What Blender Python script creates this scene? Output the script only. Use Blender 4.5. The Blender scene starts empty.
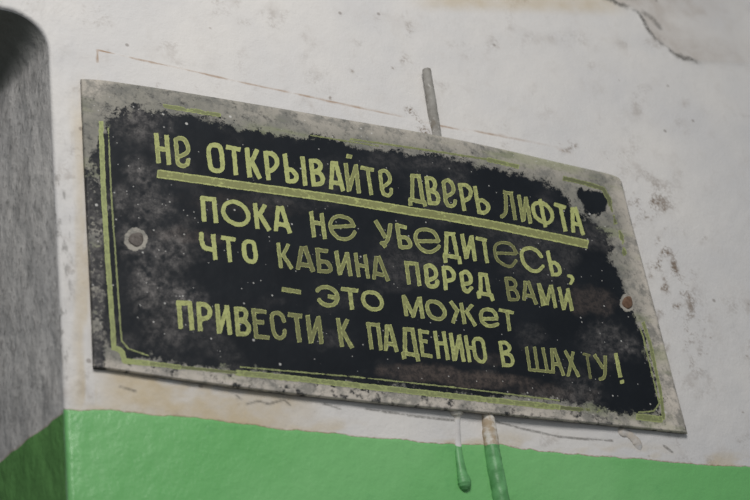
import bpy, math
import numpy as np
from mathutils import Matrix, Vector

# ------------------------------------------------------------------ camera
FPX = 1509.0
SCN = bpy.context.scene
def _n(v): return v / np.linalg.norm(v)
UPC = _n(np.array([-387., -2447., FPX]))            # world axes seen in the camera frame (x right, y down, z forward)
RTC = np.array([2915., 470., FPX]); RTC = _n(RTC - UPC * (RTC @ UPC))
INC = np.cross(UPC, RTC)
W2C = np.stack([RTC, INC, UPC], 1)                  # columns: world X, Y, Z in camera coordinates
C2W = W2C.T
SIGN_W = 0.36
def _hit1(px, py):
    d = C2W @ np.array([px - 375., py - 250., FPX]); return d / d[1]
_a, _b = _hit1(88, 224), _hit1(655, 310)
DIST = SIGN_W / (_b[0] - _a[0])
_e = _hit1(58, 250) * DIST
CAM = np.array([-_e[0], -DIST, 2.02 - (_hit1(380, 265) * DIST)[2]])
cam_data = bpy.data.cameras.new('camera'); cam = bpy.data.objects.new('camera', cam_data)
SCN.collection.objects.link(cam); SCN.camera = cam
cam_data.sensor_fit = 'HORIZONTAL'; cam_data.sensor_width = 36.0
cam_data.lens = 36.0 * FPX / 750.0
cam_data.clip_start = 0.02
m = Matrix.Identity(4)
cr = C2W @ np.array([1., 0, 0]); cu = C2W @ np.array([0, -1., 0]); cb = C2W @ np.array([0, 0, -1.])
for i in range(3):
    m[i][0], m[i][1], m[i][2], m[i][3] = cr[i], cu[i], cb[i], CAM[i]
cam.matrix_world = m
cam_data.dof.use_dof = True
cam_data.dof.aperture_fstop = 12.0

def at(px, py, h=0.0):
    """point on the plane standing h in front of the front wall, for arrays of photo coordinates"""
    px = np.asarray(px, float); py = np.asarray(py, float)
    d = np.stack([px - 375., py - 250., np.full_like(px, FPX)], -1) @ C2W.T
    t = (-np.asarray(h, float) - CAM[1]) / d[..., 1]
    return CAM + d * t[..., None]
def proj(P):
    c = (P - CAM) @ W2C.T
    return 375 + FPX * c[..., 0] / c[..., 2], 250 + FPX * c[..., 1] / c[..., 2]
_f = at(420., 270.)
cam_data.dof.focus_distance = float((_f - CAM) @ -cb)
PXM = float(np.linalg.norm(at(381., 265.) - at(380., 265.)))       # metres per pixel on the wall near the sign

# ------------------------------------------------------------------ light
world = bpy.data.worlds.new('world'); SCN.world = world; world.use_nodes = True
world.node_tree.nodes['Background'].inputs[0].default_value = (0.86, 0.93, 1.0, 1)
world.node_tree.nodes['Background'].inputs[1].default_value = 0.27
def area(name, loc, target, size, power, col):
    l = bpy.data.lights.new(name, 'AREA'); l.shape = 'RECTANGLE'; l.size, l.size_y = size; l.energy = power; l.color = col
    o = bpy.data.objects.new(name, l); SCN.collection.objects.link(o); o.location = loc
    o.rotation_euler = (Vector(target) - Vector(loc)).to_track_quat('-Z', 'Y').to_euler()
    return o
area('stairwell_lamp', (-0.08, -0.80, 2.50), (0.08, 0, 2.08), (0.36, 0.36), 6.5, (1.0, 0.975, 0.945))
SCN.view_settings.view_transform = 'Standard'; SCN.view_settings.look = 'None'
SCN.view_settings.exposure = 0.0; SCN.view_settings.gamma = 1.0; SCN.view_settings.use_curve_mapping = False

# ------------------------------------------------------------------ helpers
def hash2(ix, iy, seed):
    h = (ix.astype(np.int64) * 374761393 + iy.astype(np.int64) * 668265263 + seed * 1442695041) & 0xffffffff
    h = ((h ^ (h >> 13)) * 1274126177) & 0xffffffff
    return ((h ^ (h >> 16)) & 0xffff) / 65535.0
def vnoise(x, y, seed=0):
    ix, iy = np.floor(x), np.floor(y); fx, fy = x - ix, y - iy
    fx = fx * fx * (3 - 2 * fx); fy = fy * fy * (3 - 2 * fy)
    a, b = hash2(ix, iy, seed), hash2(ix + 1, iy, seed); c, d = hash2(ix, iy + 1, seed), hash2(ix + 1, iy + 1, seed)
    return (a + (b - a) * fx) * (1 - fy) + (c + (d - c) * fx) * fy
def fbm(x, y, seed=0, octv=4):
    s, a, t = 0, 0.5, 0
    for k in range(octv):
        s = s + a * vnoise(x * 2 ** k + 17.3 * k, y * 2 ** k - 9.1 * k, seed + k); t += a; a *= 0.55
    return s / t                                     # 0..1, centred on 0.5
def sstep(a, b, x):
    t = np.clip((x - a) / (b - a), 0, 1); return t * t * (3 - 2 * t)
def seg_dist(x, y, pts):
    d = np.full(np.shape(x), 1e9)
    for (x0, y0), (x1, y1) in zip(pts[:-1], pts[1:]):
        dx, dy = x1 - x0, y1 - y0; L = dx * dx + dy * dy + 1e-9
        t = np.clip(((x - x0) * dx + (y - y0) * dy) / L, 0, 1)
        d = np.minimum(d, np.hypot(x - x0 - t * dx, y - y0 - t * dy))
    return d
def poly_sdf(x, y, pts):
    ins = np.zeros(np.shape(x), bool); P = list(pts) + [pts[0]]
    for (x0, y0), (x1, y1) in zip(P[:-1], P[1:]):
        if y0 == y1: continue
        c = ((y0 > y) != (y1 > y)) & (x < (x1 - x0) * (y - y0) / (y1 - y0) + x0)
        ins ^= c
    d = seg_dist(x, y, P)
    return np.where(ins, d, -d)                      # positive inside
def interp(x, pts):
    p = np.array(pts, float); return np.interp(x, p[:, 0], p[:, 1])
def catmull(pts, closed=False, n=8):
    P = [np.array(p, float) for p in pts]
    if closed: P = [P[-1]] + P + [P[0], P[1]]
    else: P = [2 * P[0] - P[1]] + P + [2 * P[-1] - P[-2]]
    out = []
    for i in range(1, len(P) - 2):
        a, b, c, d = P[i - 1:i + 3]
        for k in range(n):
            t = k / n
            out.append(0.5 * (2 * b + (c - a) * t + (2 * a - 5 * b + 4 * c - d) * t * t + (3 * b - a - 3 * c + d) * t ** 3))
    out.append(P[-2]); return np.array(out)

def make_mesh(name, verts, quads, mat, parent=None, attrs=None, tris=None, smooth=True):
    me = bpy.data.meshes.new(name)
    verts = np.ascontiguousarray(verts, np.float32)
    faces = [np.asarray(quads, np.int32).reshape(-1, 4)] if quads is not None and len(quads) else []
    loops = [f.ravel() for f in faces]; tot = [np.full(len(f), 4, np.int32) for f in faces]
    if tris is not None and len(tris):
        t = np.asarray(tris, np.int32).reshape(-1, 3); loops.append(t.ravel()); tot.append(np.full(len(t), 3, np.int32))
    loops = np.concatenate(loops); tot = np.concatenate(tot)
    me.vertices.add(len(verts)); me.vertices.foreach_set('co', verts.ravel())
    me.loops.add(len(loops)); me.loops.foreach_set('vertex_index', loops)
    me.polygons.add(len(tot)); st = np.concatenate([[0], np.cumsum(tot)[:-1]]).astype(np.int32)
    me.polygons.foreach_set('loop_start', st); me.polygons.foreach_set('loop_total', tot)
    me.update(calc_edges=True); me.validate()
    me.polygons.foreach_set('use_smooth', np.full(len(tot), smooth, bool))
    for k, v in (attrs or {}).items():
        a = me.attributes.new(k, 'FLOAT_COLOR', 'POINT')
        c = np.ones((len(verts), 4), np.float32); c[:, :v.shape[1]] = v
        a.data.foreach_set('color', c.ravel())
    me.materials.append(mat)
    o = bpy.data.objects.new(name, me); SCN.collection.objects.link(o)
    if parent:
        o.parent = parent; o.matrix_parent_inverse = Matrix.Identity(4)
        off = np.array(parent.location, np.float32); me.vertices.foreach_set('co', (verts - off).ravel()); me.update()
    return o
def grid_quads(nr, nc, flip=False, base=0):
    i = np.arange(nr - 1)[:, None] * nc + np.arange(nc - 1)[None, :] + base
    q = np.stack([i, i + 1, i + nc + 1, i + nc], -1).reshape(-1, 4)
    return q[:, ::-1] if flip else q
def tag(o, label, cat, group=None):
    o['label'] = label; o['category'] = cat
    if group: o['group'] = group
def srgb(r, g, b):
    return tuple(((c / 255) / 12.92 if c <= 10 else ((c / 255 + .055) / 1.055) ** 2.4) for c in (r, g, b)) + (1,)

class NT:
    """small shader-graph builder"""
    def __init__(s, name):
        s.m = bpy.data.materials.new(name); s.m.use_nodes = True; s.t = s.m.node_tree
        s.b = s.t.nodes['Principled BSDF']; s.tc = s.t.nodes.new('ShaderNodeNewGeometry')
    def put(s, n, i, v):
        if hasattr(v, 'default_value') and hasattr(v, 'is_output'): s.t.links.new(v, n.inputs[i])
        else: n.inputs[i].default_value = v
    def noise(s, scale, detail=4, rough=.55, stretch=None, seed=0):
        n = s.t.nodes.new('ShaderNodeTexNoise'); n.noise_dimensions = '3D'
        mp = s.t.nodes.new('ShaderNodeMapping'); s.t.links.new(s.tc.outputs['Position'], mp.inputs[0])
        mp.inputs['Location'].default_value = (seed * 3.7, seed * 1.3, seed * 5.1)
        if stretch: mp.inputs['Scale'].default_value = stretch
        s.t.links.new(mp.outputs[0], n.inputs['Vector'])
        n.inputs['Scale'].default_value = scale; n.inputs['Detail'].default_value = detail; n.inputs['Roughness'].default_value = rough
        return n.outputs['Fac']
    def voro(s, scale, seed=0):
        n = s.t.nodes.new('ShaderNodeTexVoronoi'); mp = s.t.nodes.new('ShaderNodeMapping')
        s.t.links.new(s.tc.outputs['Position'], mp.inputs[0]); mp.inputs['Location'].default_value = (seed * 2.1, 0, seed)
        s.t.links.new(mp.outputs[0], n.inputs['Vector']); n.inputs['Scale'].default_value = scale
        return n.outputs['Distance'], n.outputs['Color']
    def attr(s, name):
        n = s.t.nodes.new('ShaderNodeAttribute'); n.attribute_name = name
        p = s.t.nodes.new('ShaderNodeSeparateColor'); s.t.links.new(n.outputs['Color'], p.inputs[0])
        return p.outputs[0], p.outputs[1], p.outputs[2]
    def math(s, op, a, b=0.0, c=0.0):
        n = s.t.nodes.new('ShaderNodeMath'); n.operation = op
        s.put(n, 0, a); s.put(n, 1, b); s.put(n, 2, c); return n.outputs[0]
    def step(s, v, lo, hi, a=0.0, b=1.0):
        n = s.t.nodes.new('ShaderNodeMapRange'); n.interpolation_type = 'SMOOTHSTEP'
        for i, x in enumerate((v, lo, hi, a, b)): s.put(n, i, x)
        return n.outputs[0]
    def mix(s, f, a, b):
        n = s.t.nodes.new('ShaderNodeMix'); n.data_type = 'RGBA'
        s.put(n, 0, f); s.put(n, 6, a); s.put(n, 7, b); return n.outputs[2]
    def bump(s, h, strength=.3, dist=.001):
        n = s.t.nodes.new('ShaderNodeBump'); n.inputs['Strength'].default_value = strength; n.inputs['Distance'].default_value = dist
        s.t.links.new(h, n.inputs['Height']); s.t.links.new(n.outputs[0], s.b.inputs['Normal'])
    def out(s, col, rough=.6, spec=.5):
        s.put(s.b, 'Base Color', col); s.put(s.b, 'Roughness', rough); s.put(s.b, 'Specular IOR Level', spec); return s.m

WHITE, WHITE2, GREEN, GREEN2 = srgb(219, 215, 210), srgb(205, 203, 202), srgb(127, 191, 122), srgb(112, 182, 108)
OCHRE, BROWN, RUST, GREYP = srgb(194, 175, 138), srgb(116, 98, 80), srgb(160, 134, 110), srgb(168, 164, 160)

def wall_paint(name):
    g = NT(name)
    grn, och, drt_shade = g.attr('paint_a'); lin, peel, chip = g.attr('paint_b')
    n1, n2, n3 = g.noise(9, 5), g.noise(60, 5, .6, seed=1), g.noise(520, 4, .65, seed=2)
    col = g.mix(g.step(n1, .3, .7), WHITE, WHITE2)
    col = g.mix(g.math('MULTIPLY', g.step(n2, .50, .75), .35), col, srgb(196, 190, 184))
    col = g.mix(g.math('MULTIPLY', och, g.step(n2, .2, .7, .45, 1.0)), col, OCHRE)
    col = g.mix(g.math('MULTIPLY', peel, g.step(n2, .3, .7, .5, 1.0)), col, srgb(186, 178, 170))
    col = g.mix(g.math('MULTIPLY', drt_shade, g.step(g.math('ADD', n2, g.math('MULTIPLY', n3, .7)), .78, 1.0)), col, BROWN)
    col = g.mix(g.math('MULTIPLY', lin, g.step(n2, .30, .62)), col, RUST)
    col = g.mix(g.math('MULTIPLY', chip, g.step(n3, .25, .55)), col, srgb(92, 88, 82))
    vd, vc = g.voro(70, 3)
    sp = g.t.nodes.new('ShaderNodeSeparateColor'); g.t.links.new(vc, sp.inputs[0])
    spot = g.math('MULTIPLY', g.step(vd, .06, .12, 1, 0), g.math('GREATER_THAN', sp.outputs[0], .86))
    col = g.mix(g.math('MULTIPLY', spot, .55), col, srgb(110, 98, 88))
    edge = g.math('ADD', g.math('SUBTRACT', grn, .5), g.math('MULTIPLY', g.math('SUBTRACT', n2, .5), .04))
    gm = g.step(edge, -.006, .006)
    gcol = g.mix(g.step(n1, .35, .65), GREEN, GREEN2)
    gcol = g.mix(g.math('MULTIPLY', g.step(n2, .58, .75), .35), gcol, srgb(88, 160, 96))
    gcol = g.mix(g.math('MULTIPLY', spot, .5), gcol, srgb(50, 92, 62))
    rim = g.math('MULTIPLY', g.step(edge, -.03, -.008), g.step(edge, .004, .012, 1, 0))
    col = g.mix(g.math('MULTIPLY', rim, g.step(n3, .35, .6, .25, .8)), col, srgb(150, 128, 98))
    col = g.mix(gm, col, gcol)
    h = g.math('ADD', g.math('MULTIPLY', n2, .8), g.math('MULTIPLY', n3, .4))
    h = g.math('ADD', h, g.math('MULTIPLY', gm, .35))
    g.bump(h, .5, .0014)
    return g.out(col, g.step(gm, 0, 1, .72, .33), .4)

MAT_WALL = wall_paint('chipped_wall_paint')

# ------------------------------------------------------------------ the front wall with the rounded corner of a doorway
GREEN_LINE = [(-400, 385), (40, 408), (65, 409.5), (80, 412), (93, 410.2), (115, 410.8), (133, 412), (149, 414.7), (165, 415.5), (187, 417.3), (220, 421.7),
              (255, 426), (281, 429.7), (313, 431.8), (340, 434), (360, 437.5), (400, 440.3), (440, 444.3), (480, 445), (501, 444.6), (520, 448.3),
              (547, 451.8), (590, 456.3), (630, 459), (651, 461), (683, 464), (715, 465.7), (750, 467.5), (1100, 498)]
_c0, _c1 = at(50.2, 80.), at(64.6, 410.)
TILT = float((_c1[0] - _c0[0]) / (_c1[2] - _c0[2])); ZR = float(_c0[2])
X0 = float(_c0[0])                                    # the arris of the doorway, a little out of plumb
RAD = 0.022; Z1 = float(at(5., 7.5)[2]) - RAD          # where the rounded head begins
BEV = 0.0022                                           # rounded arris
def sampled(*segs):
    out = []
    for a, b, n in segs: out += list(np.linspace(a, b, n, endpoint=False))
    return np.array(out + [segs[-1][1]])
zlo = float(at(60., 540.)[2])
sv = sampled((0.0, zlo - .05, 12), (zlo - .05, Z1, 430))
path = [(X0, z, 1.0, 0.0) for z in sv[:-1]]
for t in np.linspace(0, 1, 330) ** 1.0:
    a = t * math.pi / 2
    path.append((X0 - RAD + RAD * math.cos(a), Z1 + RAD * math.sin(a), math.cos(a), math.sin(a)))
for x in list(np.linspace(X0 - RAD, X0 - RAD - .08, 60)[1:]) + [X0 - .2, X0 - .4, X0 - .9]:
    path.append((x, Z1 + RAD, 0.0, 1.0))
path = np.array(path); path[:, 0] += TILT * (path[:, 1] - ZR) * sstep(0, 1, path[:, 1] / .8)
dmax = float(at(775., 250.)[0]) - X0
dd = sampled((BEV, .03, 40), (.03, dmax, 520), (dmax, 1.7, 12))
nb = 7
bev = [(BEV - BEV * math.sin(a), BEV - BEV * math.cos(a)) for a in np.linspace(math.pi / 2, 0, nb)]   # (d, y): from the reveal round to the front
prof = [(d, y) for d, y in bev[:-1]] + [(d, 0.0) for d in dd]
prof = np.array(prof)
def sweep(path, prof):
    P, F = path[:, None, :], prof[None, :, :]
    x = P[..., 0] + P[..., 2] * F[..., 0]; z = P[..., 1] + P[..., 3] * F[..., 0]
    return np.stack([x, np.broadcast_to(F[..., 1], x.shape), z], -1)
V = sweep(path, prof)

LEDGE = [(97.3, 62), (97.3, 50), (140, 60), (197, 72.5), (270, 88.5), (345, 105), (403, 117), (443, 127), (500, 135.5), (550, 145.5), (575, 155)]
PEEL = [(603, -4), (616, 2), (638, 11), (643, 20), (651, 34), (664, 46), (683, 58), (699, 62), (721, 57), (726, 48), (721, 27), (711, 8), (707, -6)]
def wall_fields(px, py, front=True):
    x, y = px, py
    wob = (fbm(x / 9, y / 9, 5, 4) - .5)
    sd = y - interp(x, GREEN_LINE) + wob * 3.0
    grn = np.clip(.5 + sd / 60, 0, 1)
    low = fbm(x / 60, y / 60, 11, 4)
    och = .85 * sstep(345, 250, x) * sstep(88, 120, x) * sstep(352, 372, y) * sstep(.12, .52, fbm(x / 45, y / 28, 21, 4))
    och = np.maximum(och, .6 * sstep(62, 86, x) * sstep(108, 92, x) * sstep(60, 130, y) * sstep(.3, .6, fbm(x / 10, y / 60, 31, 3)))
    under = sstep(22, 2, interp(x, GREEN_LINE) - y) * sstep(70, 100, x)
    och = np.maximum(och, under * .65 * sstep(.35, .7, fbm(x / 30, y / 12, 41, 4)))
    drt_shade = .75 * sstep(.56, .78, fbm(x / 22, y / 22, 51, 5)) * .35
    right = sstep(46, 4, np.abs(x - (600 + (y - 130) * .27) - 26)) * sstep(150, 210, y) * sstep(420, 300, y)
    drt_shade = np.maximum(drt_shade, right * sstep(.42, .68, fbm(x / 9, y / 12, 61, 5)))
    drt_shade = np.maximum(drt_shade, .9 * sstep(16, 2, np.hypot((x - 568) / 1.2, (y - 147) / .6)) * sstep(.4, .6, fbm(x / 6, y / 5, 71, 4)))
    drt_shade = np.maximum(drt_shade, 1.0 * sstep(6.5, 1, seg_dist(x, y, [(409, 110), (416, 121), (426, 134)])))
    for (a, b, r) in ((330, 38 + 60, 4), (160, 86, 6), (210, 46 - 18, 2), (393, 68, 3), (411, 62, 2), (352, 71, 3), (667, 281, 4), (706, 354, 3), (711, 338, 2), (704, 238, 4), (747, 356, 2), (743, 412, 2)):
        drt_shade = np.maximum(drt_shade, .7 * sstep(r, r * .3, np.hypot(x - a, (y - b) * 1.4)))
    drt_shade = np.maximum(drt_shade, .45 * sstep(7, 2, seg_dist(x, y, [(407, 16), (412, 32), (409, 46), (404, 60)])) * sstep(.4, .6, fbm(x / 6, y / 9, 141, 4)))
    och = np.maximum(och, .55 * sstep(15, 2, y - (x - 430) * .02) * sstep(400, 450, x) * sstep(640, 600, x))
    led = seg_dist(x, y, LEDGE)
    lin = sstep(1.5, .3, led + wob * 1.2) * (.35 + .65 * sstep(.35, .6, fbm(x / 28, y / 28, 81, 3)))
    lin = lin * np.where((x > 405) & (x < 440), .3, 1) * sstep(590, 520, x)
    pe = poly_sdf(x, y, PEEL) + wob * 5
    peel = sstep(-1.5, 4, pe) * sstep(75, 20, pe * 1.6 - (660 - x) * .3)
    crack = sstep(3.4, .8, np.abs(pe)) * (sstep(705, 690, x) * .9 + .12) * sstep(-30, 3, y) * sstep(.2, .5, fbm(x / 7, y / 7, 91, 4))
    crack = np.maximum(crack, .5 * sstep(1.6, .4, seg_dist(x, y, [(733, 22), (739, 28), (742, 38), (752, 47)])) )
    crack = np.maximum(crack, .6 * sstep(3.2, .8, seg_dist(x, y, [(644, 12), (652, 17), (661, 27)])))
    for c in ([(247, 404), (258, 401), (268, 404), (284, 400), (290, 405)], [(324, 404), (340, 409)], [(366, 409), (420, 417), (458, 421)],
              [(494, 421), (520, 428), (560, 437), (612, 441)], [(664, 446), (672, 452)], [(236, 395), (241, 399)], [(120, 417 - 30), (135, 391)]):
        crack = np.maximum(crack, .7 * sstep(1.5, .4, seg_dist(x, y, c) + wob * 1.5))
    crack = np.maximum(crack, .55 * sstep(82, 62, x) * sstep(110, 200, y) * sstep(412, 400, y) * sstep(.60, .74, fbm(x / 5, y / 13, 121, 4)))
    chip = np.clip(crack, 0, 1)
    rel = (low - .5) * .0010 + wob * .00035 - peel * .0007 + (1 - np.clip(pe, 0, 3) / 3) * 0 + sstep(-6, 0, pe) * (1 - sstep(0, 1, pe)) * .0006
    inside = sstep(70, 40, y - interp(x, [(97, 50), (550, 145)])) * sstep(-1.2, 1.2, y - interp(x, [(97, 50), (197, 72.5), (345, 105), (443, 127), (550, 145)])) * sstep(96, 98.5, x) * sstep(580, 540, x)
    rel = rel + inside * .00035 + sstep(-.5, 1.5, sd) * .00035
    strip = sstep(100, 62, x)
    rel = rel + strip * (fbm(x / 12, y / 22, 101, 4) - .5) * .0016
    return np.stack([grn, och, np.clip(drt_shade, 0, 1)], -1), np.stack([lin, peel * .9, chip], -1), rel
pxx, pyy = proj(V)
fa, fb, rel = wall_fields(pxx, pyy)
fade = sstep(-60, -10, pxx) * sstep(900, 780, pxx) * sstep(-160, -60, pyy) * sstep(640, 540, pyy)
inb = fade > 0
for arr in (fa, fb): arr[..., 1:][~inb] *= 0
fb[..., 0][~inb] = 0
gz = float(at(300., 432.)[2])
gh = .5 - (V[..., 2] - gz) / PXM / 60
fa[..., 0] = np.where(inb, fa[..., 0], np.clip(gh, 0, 1))
amp = np.where(np.arange(len(prof)) < nb - 1, .5, 1.0)[None, :]
V = V - np.stack([np.zeros_like(rel), rel * fade * amp, np.zeros_like(rel)], -1)
nr, nc = V.shape[:2]
wall = make_mesh('wall_front', V.reshape(-1, 3), grid_quads(nr, nc, True), MAT_WALL,
                 attrs={'paint_a': fa.reshape(-1, 3), 'paint_b': fb.reshape(-1, 3)})
wall['kind'] = 'structure'

# ------------------------------------------------------------------ reveal of the doorway: jamb and head
def reveal_paint():
    g = NT('grimy_shaded_reveal_paint')
    grn, och, drt_shade = g.attr('paint_a')
    n1, n2, n3 = g.noise(14, 5), g.noise(70, 5, .6, (1, 1, .5), 1), g.noise(420, 4, .65, (1, 1, .55), 2)
    col = g.mix(g.step(n1, .3, .7), srgb(212, 208, 203), srgb(198, 195, 192))
    col = g.mix(g.step(n2, .42, .72, 0, .55), col, srgb(150, 147, 144))
    col = g.mix(g.step(n3, .5, .7, 0, .6), col, srgb(124, 121, 118))
    col = g.mix(g.math('MULTIPLY', drt_shade, .92), col, srgb(106, 108, 100))  # shade on the underside of the head, mixed into the colour
    edge = g.math('ADD', g.math('SUBTRACT', grn, .5), g.math('MULTIPLY', g.math('SUBTRACT', n2, .5), .05))
    gm = g.step(edge, -.006, .006)
    rim = g.math('MULTIPLY', g.step(edge, -.05, -.01), g.step(edge, .004, .012, 1, 0))
    col = g.mix(g.math('MULTIPLY', rim, .5), col, srgb(168, 150, 130))
    col = g.mix(gm, col, g.mix(g.step(n1, .35, .65), srgb(108, 158, 92), srgb(98, 148, 84)))
    g.bump(g.math('ADD', g.math('MULTIPLY', n2, .9), g.math('MULTIPLY', n3, .5)), .6, .0016)
    return g.out(col, g.step(gm, 0, 1, .75, .4), .35)
JAMBDIR = C2W @ np.array([-1385. - 375, 1459. - 250, FPX]); SPL = float(-JAMBDIR[0] / JAMBDIR[1])
yy = sampled((BEV, .12, 110), (.12, .30, 14))
P = path[:, None, :]; off = -(yy[None, :] - BEV) * SPL * np.clip(P[..., 2], 0, 1)
J = np.stack([P[..., 0] + P[..., 2] * off, np.broadcast_to(yy[None, :], off.shape), P[..., 1] + P[..., 3] * off], -1)
jp, jq = proj(J)
jg = np.clip(.5 + (jq - interp(jp, [(-300, 697), (0, 462), (65, 411), (120, 368)]) + (fbm(jp / 9, jq / 9, 7, 4) - .5) * 4) / 60, 0, 1)
jg = np.where(J[..., 2] > zlo - .04, jg, 1.0)
jr = (fbm(J[..., 1] / .010, J[..., 2] / .02, 13, 4) - .5) * .0018
head_shade = np.clip(P[..., 3] * 1.2, 0, 1) * np.ones_like(jr)  # painted shade: grows as the reveal turns to face down
J = J + np.stack([jr * P[..., 2], 0 * jr, jr * P[..., 3]], -1) * sstep(BEV, BEV + .006, yy)[None, :, None]
rev = make_mesh('wall_left', J.reshape(-1, 3), grid_quads(*J.shape[:2]), reveal_paint(),
                attrs={'paint_a': np.stack([jg, 0 * jg, head_shade], -1).reshape(-1, 3)})
rev['kind'] = 'structure'

def plain(name, col, rough=.7):
    g = NT(name); n = g.noise(20, 4)
    return g.out(g.mix(n, col, tuple(c * .85 for c in col[:3]) + (1,)), rough)
def box_mesh(name, lo, hi, mat):
    x0, y0, z0 = lo; x1, y1, z1 = hi
    v = [(x0, y0, z0), (x1, y0, z0), (x1, y1, z0), (x0, y1, z0), (x0, y0, z1), (x1, y0, z1), (x1, y1, z1), (x0, y1, z1)]
    q = [(3, 2, 1, 0), (4, 5, 6, 7), (0, 1, 5, 4), (1, 2, 6, 5), (2, 3, 7, 6), (3, 0, 4, 7)]
    return make_mesh(name, np.array(v), q, mat, smooth=False)
b = box_mesh('wall_back', (X0 - 1.1, .30, 0), (X0 + .05, .34, Z1 + .2), plain('dark_door_paint', srgb(70, 66, 60))); b['kind'] = 'structure'
b = box_mesh('floor', (X0 - 1.1, -2.6, -.05), (X0 + 1.8, .34, 0), plain('concrete_floor', srgb(120, 116, 110))); b['kind'] = 'structure'

# ------------------------------------------------------------------ the sign
T = 0.0024                                            # plate thickness
def gap(x):                                           # how far the plate's back stands off the wall: it rides over the cable
    px = (x - X0) / SIGN_W
    return interp(px, [(-.2, .0002), (.06, .0003), (.2, .0008), (.45, .0016), (.66, .0024), (.8, .0021), (1.0, .0012), (1.3, .001)])
def on_plate(px, py, lift=0.0):
    h = np.full(np.shape(px), .005)
    for _ in range(5):
        p = at(px, py, h); h = gap(p[..., 0]) + T + lift
    return at(px, py, h)

TOP = [(80.8, 79), (100, 80), (125, 83.3), (160, 88.5), (200, 95), (260, 105), (345, 119.5), (430, 134.2), (500, 148.8), (560, 162.8), (600, 171.8), (612, 175), (618.5, 177.8), (621.5, 181.5)]
BOT = [(93.4, 368), (112, 370), (130, 372.5), (180, 380), (260, 390.5), (360, 401.5), (460, 411), (560, 420.5), (640, 428.5), (687.5, 433.5)]
LEF = [(80.8, 79), (83, 140), (86.8, 220), (90.8, 300), (93.4, 368)]
RIG = [(621.5, 181.5), (623.6, 190), (630.5, 218), (642, 261), (656, 313), (671, 371), (687.5, 433.5)]
def resample(pts, t):
    c = catmull(pts, n=10); s = np.concatenate([[0], np.cumsum(np.hypot(*np.diff(c, axis=0).T))]); s /= s[-1]
    return np.stack([np.interp(t, s, c[:, 0]), np.interp(t, s, c[:, 1])], -1)
def rimmed(n, e):
    a = np.linspace(0, e, 8, endpoint=False); return np.concatenate([a, np.linspace(e, 1 - e, n), 1 - a[::-1]])
U, Wv = rimmed(420, .006), rimmed(240, .011)
tp, bt, lf, rg = resample(TOP, U), resample(BOT, U), resample(LEF, Wv), resample(RIG, Wv)
u, w = U[None, :, None], Wv[:, None, None]
G = (1 - w) * tp[None] + w * bt[None] + (1 - u) * lf[:, None] + u * rg[:, None] \
    - ((1 - u) * (1 - w) * tp[0] + u * (1 - w) * tp[-1] + (1 - u) * w * bt[0] + u * w * bt[-1])
gx, gy = G[..., 0], G[..., 1]
PF = on_plate(gx, gy)
eu = np.minimum(U, 1 - U)[None, :] * SIGN_W; ev = np.minimum(Wv, 1 - Wv)[:, None] * .19
rr = .0018
rnd = lambda e: rr - np.sqrt(np.maximum(rr * rr - np.clip(rr - e, 0, rr) ** 2, 0))
nz = (fbm(gx / 14, gy / 14, 3, 4) - .5) * .00025
dep = np.maximum(rnd(eu), rnd(ev)) - nz
PF = at(gx, gy, np.maximum(-PF[..., 1] - dep, .0003))

BLACK = [(99, 128), (104, 112), (122, 108), (150, 107), (200, 114), (230, 124), (270, 131), (310, 138), (350, 143), (400, 152), (450, 159), (500, 171), (540, 180), (560, 190),
         (572, 203), (582, 214), (598, 224), (610, 233), (612, 246), (612, 258), (618, 272), (622, 288), (627, 300), (633, 312), (641, 330), (652, 368), (663, 416),
         (650, 417), (632, 414), (612, 412), (592, 407), (566, 401), (540, 398), (460, 396), (360, 386), (250, 373), (190, 366), (128, 358), (121, 350), (110, 345), (97, 300), (94, 220)]
ISLAND = [(574, 190), (583, 189), (600, 194), (608, 200), (606, 212), (597, 214), (590, 214), (580, 203), (575, 197)]
x, y = gx, gy
nA, nB, nC = fbm(x / 16, y / 16, 201, 5), fbm(x / 4.5, y / 4.5, 211, 4), fbm(x / 55, y / 40, 221, 4)
sd = poly_sdf(x, y, BLACK)
soft = 1.0 + 1.8 * sstep(190, 110, x) + .5 * sstep(480, 300, y) * 0
wear = sstep(11.0, -11.0, (sd + (nA - .5) * 17 * soft + (nB - .5) * 8))
isl = poly_sdf(x, y, ISLAND) + (nA - .5) * 7 + (nB - .5) * 8
wear = wear * (1 - sstep(-3, 3, isl))
# rubbed top-left corner: mottled
cor = sstep(80, 10, np.hypot((x - 95) / 1.15, (y - 88) / .8))
wear = np.maximum(wear, cor * .8 * sstep(.36, .62, nA * .45 + nB * .55 + cor * .10 - .02))
wear = np.maximum(wear, .95 * sstep(20, 4, np.hypot((x - 100) / 1.6, (y - 84) / .7)))
# left rim and left margin are only speckled
leftrim = sstep(112, 100, x) * sstep(140, 190, y)
wear = np.where(leftrim > 0, wear * (1 - leftrim) + leftrim * (.12 + .10 * sstep(210, 330, y) + .34 * sstep(.5, .7, fbm(x / 2.6, y / 3.2, 231, 3)) + .25 * sstep(.45, .7, nA)), wear)
blot = [(135, 239, 15, .50), (150, 205, 22, .34), (168, 250, 26, .34), (150, 285, 26, .42), (178, 300, 22, .40), (120, 200, 18, .3), (140, 170, 16, .34), (175, 325, 30, .22), (575, 395, 24, .2), (608, 345, 24, .24), (628, 345, 12, .3), (530, 335, 14, .12), (140, 122, 26, .30)]
haze = np.zeros_like(x)
for a, b_, r, s in blot:
    haze = np.maximum(haze, s * sstep(r * 1.5, r * .2, np.hypot(x - a, y - b_) + (nA - .5) * r * 1.8))
haze = np.maximum(haze * sstep(.30, .62, nB * .5 + nA * .5) * 1.5, sstep(.55, .8, nC) * .16)
haze = np.maximum(haze, .42 * sstep(108, 100, x) * sstep(150, 260, y))
ringm = np.zeros_like(x)
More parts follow.
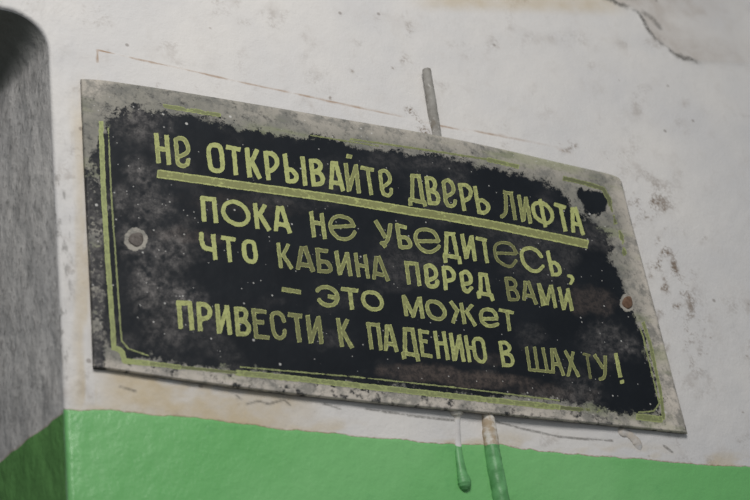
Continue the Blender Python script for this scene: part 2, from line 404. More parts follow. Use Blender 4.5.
for a, b_, r in ((136, 239.5, 11.5), (627.5, 302.5, 7.6)):
    d = np.hypot(x - a, (y - b_) * (1 if a < 300 else .9))
    ring = sstep(r + 1.6, r - .6, d + (nB - .5) * 3.5) * .9
    wear = np.maximum(wear, ring); ringm = np.maximum(ringm, ring)
brn = np.zeros_like(x)
for a, b_, rx, ry, s in ((455, 378, 75, 9, .8), (500, 380, 40, 8, .9), (545, 391, 40, 10, .5), (590, 300, 30, 16, .55), (490, 300 + 60, 20, 6, .3), (190, 236, 30, 8, .45), (240, 205, 60, 10, .2), (330, 120 + 90, 0.1, 5, .0)):
    brn = np.maximum(brn, s * sstep(1.25, .55, np.hypot((x - a) / rx, (y - b_ - (x - a) * .11) / ry) + (nA - .5) * 1.5))
# light or dark bare rim: wall paint smeared over the rim
pale = np.clip(.24 + .74 * sstep(600, 640, x + (y - 200) * -.2) + .6 * sstep(350, 366, y - (x - 95) * .11) + .25 * (nA - .5) * 2, 0, 1)
topd = sstep(200, 330, x) * sstep(620, 560, x) * sstep(20, 4, y - interp(x, TOP))
pale = np.clip(pale * (1 - .8 * topd) + .48 * topd + .5 * sstep(22, 4, np.hypot((x - 88) / 1.5, y - 84)), 0, 1)
pale = np.maximum(pale, ringm * .55)
chipb = sstep(.555, .65, nB * .7 + nA * .3) * sstep(345, 364, y - (x - 95) * .11)
fp1 = np.stack([np.clip(wear, 0, 1), np.clip(haze, 0, 1), np.clip(brn, 0, 1)], -1)
fp2 = np.stack([pale, chipb, sstep(3, 1, np.minimum(gx - np.interp(gy, lf[:, 1], lf[:, 0]), 50))], -1)

def plate_mat():
    g = NT('worn_black_enamel')
    wr, hz, br = g.attr('wear_a'); pl, ch, sdm = g.attr('wear_b')
    n1, n2, n3 = g.noise(28, 5), g.noise(230, 6, .7, seed=4), g.noise(950, 4, .7, seed=5)
    fine = g.math('MULTIPLY_ADD', g.math('SUBTRACT', n2, .5), 1.15, g.math('MULTIPLY', g.math('SUBTRACT', n3, .5), 1.1))
    col = g.mix(g.step(n1, .3, .7), srgb(22, 26, 31), srgb(28, 32, 37))
    col = g.mix(g.step(n2, .5, .8, 0, .45), col, srgb(38, 41, 44))
    col = g.mix(g.math('MULTIPLY', br, g.step(g.math('ADD', n2, fine), .25, .75, .3, .9)), col, srgb(92, 82, 76))
    col = g.mix(g.math('MULTIPLY', hz, g.step(g.math('ADD', n2, fine), .15, .95, .2, 1)), col, srgb(160, 154, 150))
    bare = g.mix(pl, srgb(118, 118, 110), srgb(206, 197, 185))
    sw = g.noise(95, 7, .75, seed=8)
    bare = g.mix(g.step(sw, .44, .62, 0, .7), bare, srgb(112, 112, 108))
    bare = g.mix(g.math('MULTIPLY', g.step(g.math('ADD', n2, fine), .55, .95), g.math('MULTIPLY_ADD', pl, -.7, .95)), bare, srgb(62, 63, 63))
    bare = g.mix(g.math('MULTIPLY', g.step(g.noise(46, 5, .6, (.25, 1, 1), 9), .52, .66), .40), bare, srgb(142, 150, 104))
    w = g.step(g.math('ADD', wr, g.math('MULTIPLY', fine, 1.0)), .36, .62)
    col = g.mix(w, col, bare)
    col = g.mix(g.math('MULTIPLY', ch, g.step(n2, .4, .6)), col, srgb(46, 48, 50))
    for sc, sd_, th, r, a in ((150, 6, .90, .16, .8), (300, 7, .89, .22, .7), (520, 8, .90, .25, .6)):
        vd, vc = g.voro(sc, sd_)
        sp = g.t.nodes.new('ShaderNodeSeparateColor'); g.t.links.new(vc, sp.inputs[0])
        spot = g.math('MULTIPLY', g.step(vd, r * .5, r, 1, 0), g.math('GREATER_THAN', g.math('ADD', sp.outputs[0], g.math('MULTIPLY', hz, .20)), th + .07))
        col = g.mix(g.math('MULTIPLY', spot, a), col, srgb(205, 203, 198))
    g.bump(g.math('ADD', g.math('MULTIPLY', w, -.5), g.math('MULTIPLY', n2, .35)), .3, .0006)
    return g.out(col, g.step(w, 0, 1, .5, .7), .15)

sign = bpy.data.objects.new('warning_sign', None); SCN.collection.objects.link(sign)
cpos = at(380., 265.); sign.location = (cpos[0], 0, cpos[2]); sign.empty_display_size = .05
tag(sign, 'worn black elevator warning sign with yellow-green Cyrillic lettering fixed on wall above green paint', 'sign')
# plate: front grid, sides and back
nr, nc = gx.shape
Fv = PF.reshape(-1, 3)
loop = np.concatenate([np.arange(nc), np.arange(1, nr) * nc + nc - 1, (nr - 1) * nc + np.arange(nc - 2, -1, -1), np.arange(nr - 2, 0, -1) * nc])
rim = Fv[loop].copy(); rim[:, 1] = -gap(rim[:, 0])
Bk = np.arange(0, nr), np.arange(0, nc)
BV = PF.copy(); BV[..., 1] = -gap(BV[..., 0]); BV = BV.reshape(-1, 3)
allv = np.concatenate([Fv, BV]); nF = len(Fv)
q = [grid_quads(nr, nc, True), grid_quads(nr, nc, False, nF)]
l2 = np.roll(loop, -1); q.append(np.stack([loop, l2, l2 + nF, loop + nF], -1))
att = lambda f: np.concatenate([f.reshape(-1, 3), f.reshape(-1, 3)])
plate = make_mesh('plate', allv, np.concatenate(q), plate_mat(), sign, {'wear_a': att(fp1), 'wear_b': att(fp2)})

# ---- lettering: strokes traced letter by letter, merged into outlines and laid on the plate
K = 7.46
def L(o, wd, *strokes, f=0.0): return (o, wd, strokes, f)
def C(*p): return ('c',) + p
def O(*p): return ('o',) + p
A_, B_, C_, D_, E_ = (145, 125), (225, 135), (315, 150), (400, 165), (495, 180)
F_, G_, H_, I_ = (190, 190), (300, 200), (390, 215), (480, 225)
J_, K_, L_, M_, N_ = (190, 220), (270, 235), (320, 240), (395, 250), (490, 260)
O_, P_, Q_ = (275, 275), (395, 280), (430, 280)
R_, S_, T_, U_, V_, W_ = (165, 285), (235, 290), (320, 305), (400, 315), (480, 325), (540, 330)
LINES = [
 [L(A_, 37, ((82, 60), (102, 285)), ((160, 74), (180, 297)), ((92, 176), (172, 184)), f=.1),
  L(A_, 33, ((228, 105), (243, 272)), C((226, 112), (262, 98), (302, 120), (320, 195), (248, 240)), C((241, 262), (255, 295), (290, 304), (316, 290), (322, 258)), f=.25),
  L(A_, 36, O((515, 149), (553, 160), (568, 200), (578, 290), (570, 332), (535, 342), (496, 322), (482, 260), (475, 190), (488, 156))),
  L(A_, 35, ((604, 164), (712, 184)), ((660, 172), (680, 374))),
  L(B_, 37, ((162, 95), (185, 316)), ((240, 108), (192, 215)), ((198, 196), (262, 326))),
  L(B_, 36, ((301, 118), (326, 338)), C((305, 136), (350, 140), (385, 178), (384, 226), (350, 262), (318, 264))),
  L(B_, 36, ((445, 138), (470, 356)), C((462, 258), (500, 262), (532, 302), (524, 338), (490, 346), (468, 344))),
  L(B_, 35, ((577, 160), (600, 378)), f=.15),
  L(B_, 35, ((640, 178), (664, 384)), C((645, 192), (690, 198), (712, 228), (698, 262), (662, 270)), C((662, 276), (706, 286), (730, 326), (714, 362), (664, 370))),
  L(C_, 34, ((132, 86), (119, 293)), ((152, 86), (210, 306)), ((128, 240), (188, 250)), ((114, 98), (172, 102))),
  L(C_, 32, ((228, 97), (254, 310)), ((303, 107), (328, 324)), ((254, 300), (304, 116)), ((234, 43), (276, 52)), f=.4),
  L(C_, 29, ((340, 130), (440, 150)), ((390, 140), (422, 336)), f=.3),
  L(C_, 29, ((484, 155), (500, 300)), C((482, 164), (518, 154), (550, 184), (558, 232), (506, 278)), C((499, 292), (515, 328), (545, 340), (568, 322), (567, 290)), f=.3),
  L(D_, 30, ((92, 68), (92, 248)), ((138, 72), (172, 268)), ((76, 78), (152, 86)), ((64, 256), (192, 280)), ((74, 252), (80, 304)), ((180, 276), (190, 310)), f=.3),
  L(D_, 31, ((194, 84), (224, 296)), C((198, 98), (240, 104), (260, 140), (250, 180), (216, 190)), C((218, 196), (264, 206), (286, 250), (274, 284), (222, 286)), f=.2),
  L(D_, 29, ((322, 122), (342, 275)), C((322, 128), (358, 114), (390, 146), (396, 200), (344, 238)), C((340, 265), (358, 298), (385, 306), (408, 290), (411, 266)), f=.35),
  L(D_, 30, ((444, 136), (482, 342)), C((450, 148), (495, 152), (526, 190), (520, 238), (486, 266), (466, 266)), f=.2),
  L(D_, 30, ((557, 156), (594, 362)), C((580, 266), (620, 266), (656, 302), (654, 338), (625, 356), (592, 350)), f=.2),
  L(E_, 28, C((78, 86), (82, 190), (76, 250), (48, 274)), ((118, 92), (152, 299)), ((60, 90), (132, 102)), f=.55),
  L(E_, 29, ((177, 110), (211, 312)), ((228, 124), (266, 326)), ((212, 302), (231, 134)), f=.4),
  L(E_, 29, O((335, 168), (385, 190), (424, 245), (424, 290), (395, 320), (350, 308), (305, 275), (285, 225), (290, 185)), ((334, 142), (378, 352))),
  L(E_, 30, ((440, 180), (528, 206)), ((486, 194), (526, 382))),
  L(E_, 30, ((576, 202), (584, 392)), ((596, 202), (660, 410)), ((580, 322), (642, 338)))],
 [L(F_, 36, ((92, 45), (106, 236)), ((176, 55), (195, 246)), ((75, 60), (192, 72))),
  L(F_, 34, O((310, 87), (360, 97), (405, 130), (434, 180), (428, 230), (385, 257), (330, 250), (275, 215), (248, 165), (262, 110))),
  L(F_, 35, ((484, 97), (503, 291)), ((560, 110), (512, 198)), ((520, 180), (592, 302))),
  L(F_, 34, ((658, 120), (640, 306)), ((680, 120), (746, 322)), ((652, 252), (728, 268))),
  L(G_, 32, ((82, 84), (105, 276)), ((160, 97), (186, 290)), ((92, 166), (174, 178)), f=.3),
  L(G_, 29, ((230, 202), (405, 192)), C((404, 200), (375, 150), (320, 125), (265, 126), (229, 165), (233, 220), (278, 276), (335, 292), (385, 274), (410, 235)), f=.5),
  L(G_, 32, ((562, 152), (638, 282)), C((674, 176), (662, 265), (640, 316), (606, 322)), ((612, 318), (640, 352)), f=.45),
  L(H_, 31, ((50, 60), (80, 250)), ((44, 76), (126, 94)), C((68, 166), (118, 170), (150, 206), (142, 238), (80, 242)), f=.35),
  L(H_, 29, ((205, 194), (366, 196)), C((364, 200), (330, 132), (270, 108), (215, 116), (189, 158), (205, 218), (250, 264), (305, 276), (350, 252), (370, 232)), f=.45),
  L(H_, 31, ((422, 126), (418, 296)), ((466, 130), (502, 306)), ((404, 138), (486, 146)), ((394, 296), (526, 322)), ((404, 290), (416, 356)), ((514, 312), (524, 366)), f=.15),
  L(H_, 31, ((536, 140), (570, 328)), ((606, 154), (636, 344)), ((570, 322), (606, 164)), f=.2),
  L(H_, 28, ((640, 172), (722, 190)), ((698, 182), (726, 358)), f=.25),
  L(I_, 23, ((125, 210), (275, 214)), C((276, 216), (235, 150), (175, 130), (125, 145), (108, 190), (128, 255), (180, 296), (235, 306), (272, 262)), f=.75),
  L(I_, 29, C((462, 240), (420, 190), (365, 172), (320, 190), (312, 235), (332, 290), (378, 335), (430, 344), (474, 305)), f=.15),
  L(I_, 29, ((504, 192), (545, 380)), C((532, 278), (570, 290), (596, 335), (585, 366), (545, 368))),
  L(I_, 26, C((660, 380), (682, 388), (690, 408), (676, 438)))],
 [L(J_, 35, C((84, 98), (87, 155), (108, 205), (172, 222)), ((172, 106), (190, 298))),
  L(J_, 33, ((230, 130), (340, 147)), ((283, 138), (300, 314))),
  L(J_, 34, O((440, 160), (472, 172), (484, 225), (490, 285), (470, 310), (434, 302), (410, 268), (402, 205), (410, 170))),
  L(K_, 30, ((60, 58), (82, 247)), ((138, 68), (92, 160)), ((96, 146), (164, 252)), f=.3),
  L(K_, 34, ((238, 84), (208, 258)), ((260, 84), (322, 274)), ((222, 218), (304, 230)), f=.7),
  L(K_, 32, ((352, 96), (370, 280)), ((346, 110), (432, 122)), C((362, 198), (418, 202), (450, 240), (440, 270), (370, 270)), f=.65),
  L(K_, 32, ((493, 118), (522, 299)), ((574, 128), (602, 307)), ((522, 292), (574, 140)), f=.4),
  L(L_, 29, ((264, 97), (290, 277)), ((335, 110), (360, 288)), ((274, 186), (348, 196)), f=.45),
  L(L_, 30, ((420, 120), (404, 293)), ((434, 120), (510, 306)), ((410, 248), (478, 262)), f=.6),
  L(M_, 30, ((82, 82), (106, 258)), ((160, 92), (184, 268)), ((68, 94), (176, 106)), f=.35),
  L(M_, 33, ((228, 112), (240, 245)), C((230, 124), (264, 116), (300, 150), (300, 202), (242, 228)), C((238, 235), (255, 266), (285, 272), (310, 260), (316, 232)), f=.15),
  L(M_, 32, ((361, 118), (381, 300)), C((365, 132), (405, 138), (438, 176), (430, 218), (376, 234)), f=.05),
  L(M_, 32, ((492, 170), (508, 262)), C((492, 176), (528, 162), (560, 196), (560, 244), (508, 254)), C((504, 252), (518, 296), (545, 308), (572, 280)), f=.15),
  L(M_, 30, ((636, 172), (640, 318)), ((676, 178), (702, 322)), ((620, 180), (692, 190)), ((614, 318), (726, 340)), ((622, 312), (632, 360)), ((716, 334), (732, 380)), f=.1),
  L(N_, 26, ((118, 128), (146, 302)), C((124, 138), (164, 142), (190, 176), (180, 204), (140, 210)), C((142, 215), (184, 222), (210, 266), (200, 294), (148, 294)), f=.7),
  L(N_, 28, ((264, 156), (254, 302)), ((282, 156), (346, 332)), ((260, 262), (322, 272)), f=.6),
  L(N_, 27, ((362, 173), (396, 342)), ((366, 182), (425, 334)), ((424, 334), (452, 188)), ((456, 186), (490, 357)), f=.3),
  L(N_, 28, ((514, 202), (552, 374)), ((578, 212), (614, 380)), ((552, 366), (584, 222)), f=.2)],
 [L(O_, 36, ((50, 106), (195, 128)), f=.45),
  L(O_, 32, C((312, 118), (345, 94), (395, 92), (445, 120), (466, 165), (450, 210), (405, 226), (355, 214), (326, 182)), ((394, 160), (462, 168)), f=.35),
  L(O_, 32, ((492, 102), (620, 118)), ((558, 112), (575, 258)), f=.25),
  L(O_, 31, O((700, 128), (755, 140), (790, 180), (796, 225), (770, 253), (720, 254), (676, 225), (657, 180), (668, 142)), f=.25),
  L(P_, 30, ((62, 112), (86, 268)), ((68, 124), (142, 276)), ((134, 276), (180, 132)), ((184, 126), (208, 288)), f=.3),
  L(P_, 31, O((270, 160), (320, 170), (356, 205), (372, 250), (350, 284), (310, 290), (265, 265), (242, 215), (245, 175)), f=.4),
  L(P_, 29, ((492, 170), (520, 328)), ((414, 158), (468, 235)), ((470, 215), (430, 322)), ((576, 184), (524, 246)), ((528, 226), (602, 342)), f=.3),
  L(Q_, 29, ((392, 290), (508, 290)), C((500, 286), (475, 236), (430, 220), (390, 232), (380, 270), (400, 322), (450, 344), (512, 328)), f=.3),
  L(Q_, 27, ((514, 222), (626, 246)), ((574, 234), (594, 380)), f=.35)],
 [L(R_, 37, ((102, 118), (118, 326)), ((183, 124), (203, 336)), ((82, 132), (200, 137)), f=.1),
  L(R_, 36, ((248, 126), (264, 344)), C((254, 146), (300, 150), (333, 188), (328, 234), (290, 252), (260, 252)), f=.1),
  L(R_, 36, ((388, 142), (406, 362)), ((460, 150), (486, 372)), ((406, 350), (462, 166)), f=.1),
  L(R_, 34, ((529, 162), (548, 380)), C((535, 178), (584, 182), (606, 212), (594, 250), (550, 264)), C((550, 268), (600, 276), (626, 320), (608, 360), (550, 366)), f=.2),
  L(S_, 32, ((137, 138), (160, 358)), ((122, 152), (234, 164)), ((145, 238), (216, 242)), ((152, 346), (258, 356)), f=.6),
  L(S_, 30, C((366, 238), (350, 190), (312, 171), (276, 188), (280, 260), (296, 330), (335, 359), (364, 338), (372, 298)), f=.55),
  L(S_, 34, ((395, 182), (499, 196)), ((455, 188), (482, 390)), f=.6),
  L(S_, 34, ((540, 186), (568, 398)), ((622, 194), (646, 402)), ((568, 388), (622, 208)), f=.6),
  L(T_, 31, ((133, 97), (165, 312)), ((206, 106), (160, 204)), ((164, 186), (240, 320)), f=.45),
  L(T_, 30, ((358, 127), (386, 330)), ((430, 133), (456, 337)), ((344, 142), (446, 150)), f=.4),
  L(T_, 31, ((500, 146), (490, 342)), ((518, 146), (574, 350)), ((494, 284), (558, 296)), f=.35),
  L(U_, 32, ((36, 92), (38, 272)), ((90, 96), (122, 290)), ((24, 105), (102, 112)), ((14, 282), (142, 304)), ((22, 276), (34, 328)), ((128, 294), (136, 346)), f=.35),
  L(U_, 28, ((145, 104), (172, 310)), ((138, 118), (216, 132)), ((152, 190), (206, 200)), ((164, 296), (242, 308)), f=.25),
  L(U_, 30, ((260, 118), (290, 326)), ((325, 123), (358, 334)), ((272, 206), (344, 216)), f=.1),
  L(U_, 32, ((378, 133), (408, 342)), ((440, 146), (476, 348)), ((410, 332), (442, 156)), f=.15),
  L(U_, 28, ((488, 152), (522, 352)), ((500, 240), (554, 248)), O((572, 176), (610, 188), (625, 240), (636, 315), (622, 346), (592, 342), (564, 310), (552, 245), (550, 195)), f=.1),
  L(V_, 28, ((147, 118), (180, 312)), C((150, 132), (194, 134), (220, 165), (208, 196), (164, 206)), C((168, 212), (220, 220), (245, 265), (230, 298), (180, 300)), f=.1),
  L(V_, 24, ((345, 163), (372, 336)), ((406, 163), (432, 336)), ((468, 168), (502, 345)), ((362, 332), (560, 352)), f=.55),
  L(V_, 26, ((534, 173), (546, 352)), ((552, 173), (624, 378)), ((540, 288), (598, 298)), f=.5),
  L(W_, 25, ((184, 152), (292, 350)), ((247, 163), (210, 345)), f=.45),
  L(W_, 20, ((320, 178), (376, 190)), ((350, 184), (376, 364)), f=.75),
  L(W_, 26, ((404, 183), (472, 288)), C((487, 192), (486, 290), (478, 350), (446, 368)), f=.55),
  L(W_, 30, ((564, 173), (600, 352)), ((596, 389), (628, 384)), f=.15)],
]
def stroke_sdf(letters, step, pad=2.0):
    """letters: list of (list of pixel polylines, half width, fade) -> grid x, y, signed distance (positive inside), half width, fade"""
    allp = np.concatenate([p for pl, _, _ in letters for p in pl]); mw = max(h for _, h, _ in letters) + pad
    x = np.arange(allp[:, 0].min() - mw, allp[:, 0].max() + mw, step); y = np.arange(allp[:, 1].min() - mw, allp[:, 1].max() + mw, step)
    D = np.full((len(y), len(x)), -9.0); Hh = np.ones_like(D); Fd = np.zeros_like(D)
    for pl, hw, fd in letters:
        for p in pl:
            for i in range(len(p) - 1):
                a, b = p[i], p[i + 1]; Ln = np.hypot(*(b - a)); e = (b - a) / max(Ln, 1e-6)
                lo, hi = np.minimum(a, b) - hw - pad, np.maximum(a, b) + hw + pad
                i0, i1 = np.searchsorted(x, [lo[0], hi[0]]); j0, j1 = np.searchsorted(y, [lo[1], hi[1]])
                X, Y = np.meshgrid(x[i0:i1] - a[0], y[j0:j1] - a[1])
                s = X * e[0] + Y * e[1]; c = np.abs(-X * e[1] + Y * e[0])
                s0 = (-hw if i > 0 else 0); s1 = Ln + (hw if i < len(p) - 2 else 0)
                if i > 0 or i < len(p) - 2:              # rounded at inner joints
                    t = np.clip(s, 0, Ln); rd = hw - np.hypot(s - t, c)
                    d = rd
                    if i == 0: d = np.minimum(d, s)
                    if i == len(p) - 2: d = np.minimum(d, Ln - s)
                else: d = np.minimum(hw - c, np.minimum(s, Ln - s))
                sub = (slice(j0, j1), slice(i0, i1)); m_ = d > D[sub]
                D[sub] = np.where(m_, d, D[sub]); Hh[sub] = np.where(m_, hw, Hh[sub]); Fd[sub] = np.where(m_, fd, Fd[sub])
    return x, y, D, Hh, Fd
def march(x, y, D):
    """filled outline of D > 0 on a grid: verts (x, y), quads, tris"""
    ins = D > 0; nr, nc = D.shape
    full = ins[:-1, :-1] & ins[1:, :-1] & ins[:-1, 1:] & ins[1:, 1:]
    anyi = ins[:-1, :-1] | ins[1:, :-1] | ins[:-1, 1:] | ins[1:, 1:]
    vid = {}; vs = []; quads = []; tris = []
    def corner(j, i):
        k = (j, i)
        if k not in vid: vid[k] = len(vs); vs.append((x[i], y[j]))
        return vid[k]
    def cut(j0, i0, j1, i1):
        k = (min((j0, i0), (j1, i1)), max((j0, i0), (j1, i1)))
        if k not in vid:
            a, b = D[j0, i0], D[j1, i1]; t = a / (a - b); vid[k] = len(vs)
            vs.append((x[i0] + (x[i1] - x[i0]) * t, y[j0] + (y[j1] - y[j0]) * t))
        return vid[k]
    for j, i in zip(*np.nonzero(anyi)):
        if full[j, i]:
            quads.append((corner(j, i), corner(j + 1, i), corner(j + 1, i + 1), corner(j, i + 1))); continue
        cs = [(j, i), (j + 1, i), (j + 1, i + 1), (j, i + 1)]; poly = []
        for a, b in zip(cs, cs[1:] + cs[:1]):
            if ins[a]: poly.append(corner(*a))
            if ins[a] != ins[b]: poly.append(cut(*a, *b))
        for k in range(1, len(poly) - 1): tris.append((poly[0], poly[k], poly[k + 1]))
    return np.array(vs), quads, tris
def lookup(x, y, A, v):
    i = np.clip(np.round((v[:, 0] - x[0]) / (x[1] - x[0])).astype(int), 0, len(x) - 1); j = np.clip(np.round((v[:, 1] - y[0]) / (y[1] - y[0])).astype(int), 0, len(y) - 1)
    return A[j, i]
def paint_on_plate(name, letters, mat, step=.5, rough=.95, erode=None, lift=.00008):
    x, y, D, Hh, Fd = stroke_sdf(letters, step)
    X, Y = np.meshgrid(x, y)
    D = D + (fbm(X / 2.2, Y / 2.2, 301, 3) - .5) * rough
    if erode is not None: D = D - erode(X, Y)
    v, q, t = march(x, y, D)
    e = 1 - np.clip(lookup(x, y, D / np.maximum(Hh, .5), v), 0, 1)
    att = np.stack([e, lookup(x, y, Fd, v), np.zeros(len(v))], -1)
    P = on_plate(v[:, 0], v[:, 1], lift)
    P[:, 1] -= np.interp(fbm(v[:, 0] / 14, v[:, 1] / 14, 3, 4), [0, 1], [-.5, .5]) * .00025
    return make_mesh(name, P, q, mat, sign, {'ink': att}, t)
def ink_mat(name, base, dull):
    g = NT(name); e, f, _ = g.attr('ink')
    n2, n3 = g.noise(230, 5, .65, seed=6), g.noise(560, 3, .65, seed=7)
    col = g.mix(g.step(g.noise(35, 3, seed=3), .3, .7), base, tuple(c * .88 for c in base[:3]) + (1,))
    inner = g.step(e, .55, .85, 1, 0)
    k = g.math('MULTIPLY', g.math('MULTIPLY_ADD', f, .85, .40), g.math('MULTIPLY_ADD', inner, .5, .5))
    gr = g.math('MULTIPLY_ADD', n3, .7, g.math('MULTIPLY', n2, .6))
    w = g.step(g.math('ADD', gr, g.math('MULTIPLY', k, .46)), .80, .96)
    col = g.mix(g.math('MULTIPLY', g.math('MULTIPLY_ADD', f, .6, .3), w), col, dull)
    col = g.mix(g.math('MULTIPLY', g.math('MULTIPLY', g.step(e, .7, .9), g.step(n2, .42, .58)), .5), col, srgb(184, 192, 128))
    g.bump(n3, .15, .0004)
    return g.out(col, .6, .3)
INK = ink_mat('yellow_green_ink', srgb(182, 187, 120), srgb(66, 60, 42))
def to_px(letter):
    o, wd, strokes, f = letter; pls = []
    for s in strokes:
        if s[0] == 'c': p = catmull(s[1:])
        elif s[0] == 'o': p = catmull(s[1:], True); p = np.concatenate([p, p[1:3]])
        else: p = np.array(s, float)
        pls.append(np.array(o) + p / K)
    return pls, wd / K / 2 * .94, f
for ln in LINES:
    paint_on_plate('text_line', [to_px(l) for l in ln], INK)
ul = catmull([(157, 173.6), (200, 179.6), (245, 186), (325, 197), (400, 209.3), (450, 217.3), (500, 226.3), (545, 235.4), (588.3, 244.3)], n=6)
paint_on_plate('underline', [([ul], 4.2, .40)], INK)
INKB = ink_mat('yellow_green_border_ink', srgb(164, 172, 114), srgb(80, 80, 62))
bsegs = [([np.array(p, float)], w / 2, f) for p, w, f in (
    ([(100.8, 121), (103.4, 190), (107.8, 262), (113, 330), (113.8, 347)], 5.0, .1),
    ([(112, 347), (119, 349.5), (122, 352), (124.5, 361), (149, 363.2)], 5.4, .1), ([(149, 363.5), (166, 365.4), (181, 367.2)], 4.6, .35),
    ([(181, 367.2), (240, 373.0)], 3.0, .7),
    ([(236, 372.6), (300, 379), (380, 388), (460, 396.8), (560, 407.5)], 5.8, .25), ([(560, 407.5), (600, 411.5)], 4.0, .8), ([(636, 416.5), (663, 419.5)], 6.5, .3),
    ([(663.8, 420), (660.9, 393), (650.5, 345), (643, 322)], 3.4, .4), ([(624.8, 256), (620.5, 230)], 4.5, .6), ([(616, 224), (609, 199), (603, 189), (590, 184.5), (563, 178)], 4.4, .8),
    ([(519, 166.8), (487, 159.3)], 4.2, .45), ([(487, 159.3), (420, 149), (350, 139)], 1.8, .5), ([(222, 115.3), (190, 110), (162, 105.6)], 4.2, .45),
    ([(108.3, 128), (111.5, 200), (116, 262), (120.6, 330), (122, 341), (128, 348.5), (149, 355.8)], 1.5, .3),
    ([(240, 366.8), (360, 377.4), (460, 388), (560, 400.6)], 1.4, .3), ([(640, 328), (642.6, 335), (656.7, 393), (659.6, 403), (654, 411), (638, 412.5)], 1.4, .25),
    ([(379, 146.3), (307, 134.6)], 1.3, .5))]
paint_on_plate('border_line', bsegs, INKB, rough=1.2,
               erode=lambda X, Y: 2.2 * sstep(.50, .70, fbm(X / 9, Y / 9, 311, 4)) * (sstep(150, 110, Y) + sstep(590, 620, X) * (Y < 300) + .15 * sstep(362, 366, Y) * (X > 150) + .9 * sstep(548, 575, X) * (X < 634) * (Y > 396)))

# ---- the two fixing screws
def disc(name, px, py, rx, ry, dome, mat, parent):
    n, rings = 40, 10; c = on_plate(np.array(px), np.array(py)); vs = []
    for r in range(rings + 1):
        t = r / rings
        for k in range(n):
            a = 2 * math.pi * k / n; wob = 1 + .06 * math.sin(3 * a + px) + .03 * math.sin(5 * a)
            p = at(px + rx * wob * math.cos(a) * t, py + ry * wob * math.sin(a) * t, -c[1])
            hgt = dome * math.sqrt(max(0, 1 - t ** 2.5)) + .0002 - (.0012 if r == rings else 0)
            vs.append((p[0], p[1] - hgt, p[2]))
    q = []
    for r in range(rings):
        for k in range(n): q.append((r * n + k, (r + 1) * n + k, (r + 1) * n + (k + 1) % n, r * n + (k + 1) % n))
    return make_mesh(name, np.array(vs), q, mat, parent)
def screw_mat(name, a, b_):
    g = NT(name); n = g.noise(260, 5, .6); g.bump(n, .5, .0006)
    return g.out(g.mix(g.step(n, .35, .65), a, b_), .75, .3)
s1 = disc('screw', 136.2, 239.5, 8.0, 7.4, .0006, screw_mat('painted_over_screw', srgb(80, 73, 68), srgb(116, 109, 104)), sign)
s2 = disc('screw', 627.3, 302.6, 5.4, 6.6, .0008, screw_mat('rusty_screw', srgb(92, 68, 52), srgb(118, 92, 74)), sign)
s1['label'] = 'screw head smeared with grey paint'; s2['label'] = 'rusty brown screw head'

# ------------------------------------------------------------------ the painted cable behind the sign, drip and lump
def tube(name, pts, mat, label, cat, n=20, flat=1.0, seed=0, cap=True, cham=.0):
    """pts: (px, py, radius px, height of the axis off the wall in m)"""
    c = catmull([p for p in pts], n=14); P = at(c[:, 0], c[:, 1], c[:, 3]); R = c[:, 2] * PXM
    tg = np.gradient(P, axis=0); tg /= np.linalg.norm(tg, axis=1)[:, None]
    ny = np.array([0, -1., 0]); sx = np.cross(tg, ny); sx /= np.linalg.norm(sx, axis=1)[:, None]; fy = np.cross(sx, tg)
    a = np.linspace(0, 2 * math.pi, n, endpoint=False)
    wob = 1 + (fbm(np.arange(len(c))[:, None] * .35 + 0 * a, np.cos(a)[None, :] * 1.2 + 0 * c[:, :1] + np.sin(a)[None, :] * .7, 400 + seed, 3) - .5) * .18
    V = P[:, None] + (R[:, None] * wob)[..., None] * (np.cos(a)[None, :, None] * sx[:, None] + flat * np.sin(a)[None, :, None] * fy[:, None])
    m_, k = V.shape[:2]; q = []
    for i in range(m_ - 1):
        for j in range(k): q.append((i * k + j, i * k + (j + 1) % k, (i + 1) * k + (j + 1) % k, (i + 1) * k + j))
    V = V.reshape(-1, 3); V = np.concatenate([V, P[:1], P[-1:]]); t = []
    for j in range(k):
        t.append((m_ * k, (j + 1) % k, j)); t.append((m_ * k + 1, (m_ - 1) * k + j, (m_ - 1) * k + (j + 1) % k))
    px, py = proj(V)
    g = np.clip(.5 + (py - interp(px, GREEN_LINE) + (fbm(px / 5, py / 5, 77, 3) - .5) * 5) / 60, 0, 1)
    o = make_mesh(name, V, q, mat, None, {'paint_a': np.stack([g, py / 500, 0 * g + (name != 'cable')], -1)}, t)
    tag(o, label, cat); return o
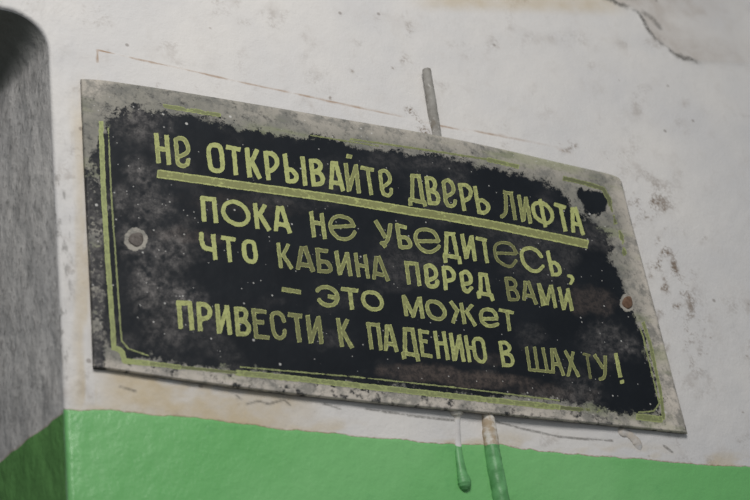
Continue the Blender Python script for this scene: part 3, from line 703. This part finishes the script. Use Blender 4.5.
def cable_mat():
    g = NT('painted_cable'); grn, hy, dr = g.attr('paint_a')
    n1, n2 = g.noise(120, 5, .6, seed=1), g.noise(420, 4, .6, seed=2)
    col = g.mix(g.step(n1, .35, .65), srgb(154, 151, 145), srgb(128, 124, 117))
    col = g.mix(g.step(n2, .56, .72, 0, .8), col, srgb(205, 202, 196))
    col = g.mix(g.step(n1, .55, .7, 0, .6), col, srgb(112, 98, 80))
    low = g.mix(g.step(n1, .40, .6), srgb(212, 207, 198), srgb(170, 152, 128))
    col = g.mix(g.step(hy, .6, .7), col, low)
    col = g.mix(g.math('MULTIPLY', g.math('MULTIPLY', dr, g.step(hy, .834, .842)), .85), col, WHITE2)
    gc = g.mix(g.step(n1, .4, .6), srgb(108, 170, 110), srgb(88, 148, 90))
    gm = g.step(g.math('ADD', g.math('SUBTRACT', grn, .5), g.math('MULTIPLY', g.math('SUBTRACT', n1, .5), .06)), -.01, .01)
    g.bump(n1, .4, .0012)
    return g.out(g.mix(gm, col, gc), g.step(gm, 0, 1, .7, .42), .35)
CM = cable_mat()
tube('cable', [(426.6, 70, 4.3, .0040), (428, 80, 4.4, .0032), (431.5, 104, 4.8, .0018), (435.5, 134, 5.4, -.0008), (449, 205, 5.0, -.0012), (468, 310, 5.0, -.0012), (485.5, 406, 5.4, -.0017), (487, 416, 5.7, -.0008),
               (489.2, 430, 6.2, .0006), (492, 450, 6.6, .0012), (496, 475, 7.0, .0012), (501, 500, 7.0, .0012), (508, 535, 7.0, .0012)], CM,
     'cable stub painted into the wall, sticking out above and below the black sign', 'cable')
tube('paint_drip', [(456, 409.5, 5.0, -.001), (456.3, 412.5, 6.2, .0002), (456.6, 417, 3.8, -.0006), (457, 424, 3.0, -.0008), (457.5, 440, 3.0, -.0006), (459, 455, 3.4, .0006), (461.5, 470, 4.2, .001),
                    (464.5, 482, 5.8, .0016), (465.5, 488, 4.2, .001), (466, 490.5, 1.2, .0002)], CM,
     'green paint drip with a round drop at its end, left of the cable', 'paint drip', flat=.7, seed=5)
def lump_mat():
    g = NT('lumpy_white_paint'); n = g.noise(90, 5, .6)
    g.bump(n, .5, .0015); return g.out(g.mix(g.step(n, .35, .65), WHITE2, srgb(190, 180, 168)), .7, .4)
tube('paint_lump', [(617.5, 429, 1.5, .0), (621.5, 431.5, 4.8, .0004), (627, 433.5, 4.2, .0002), (632, 437, 4.4, .0003), (637, 443, 5.0, .0002), (639, 448, 3.4, .0), (640, 450.5, 1.0, .0)], lump_mat(),
     'lump of dried white paint on the wall under the right end of the black sign', 'paint lump', flat=.32, seed=9)
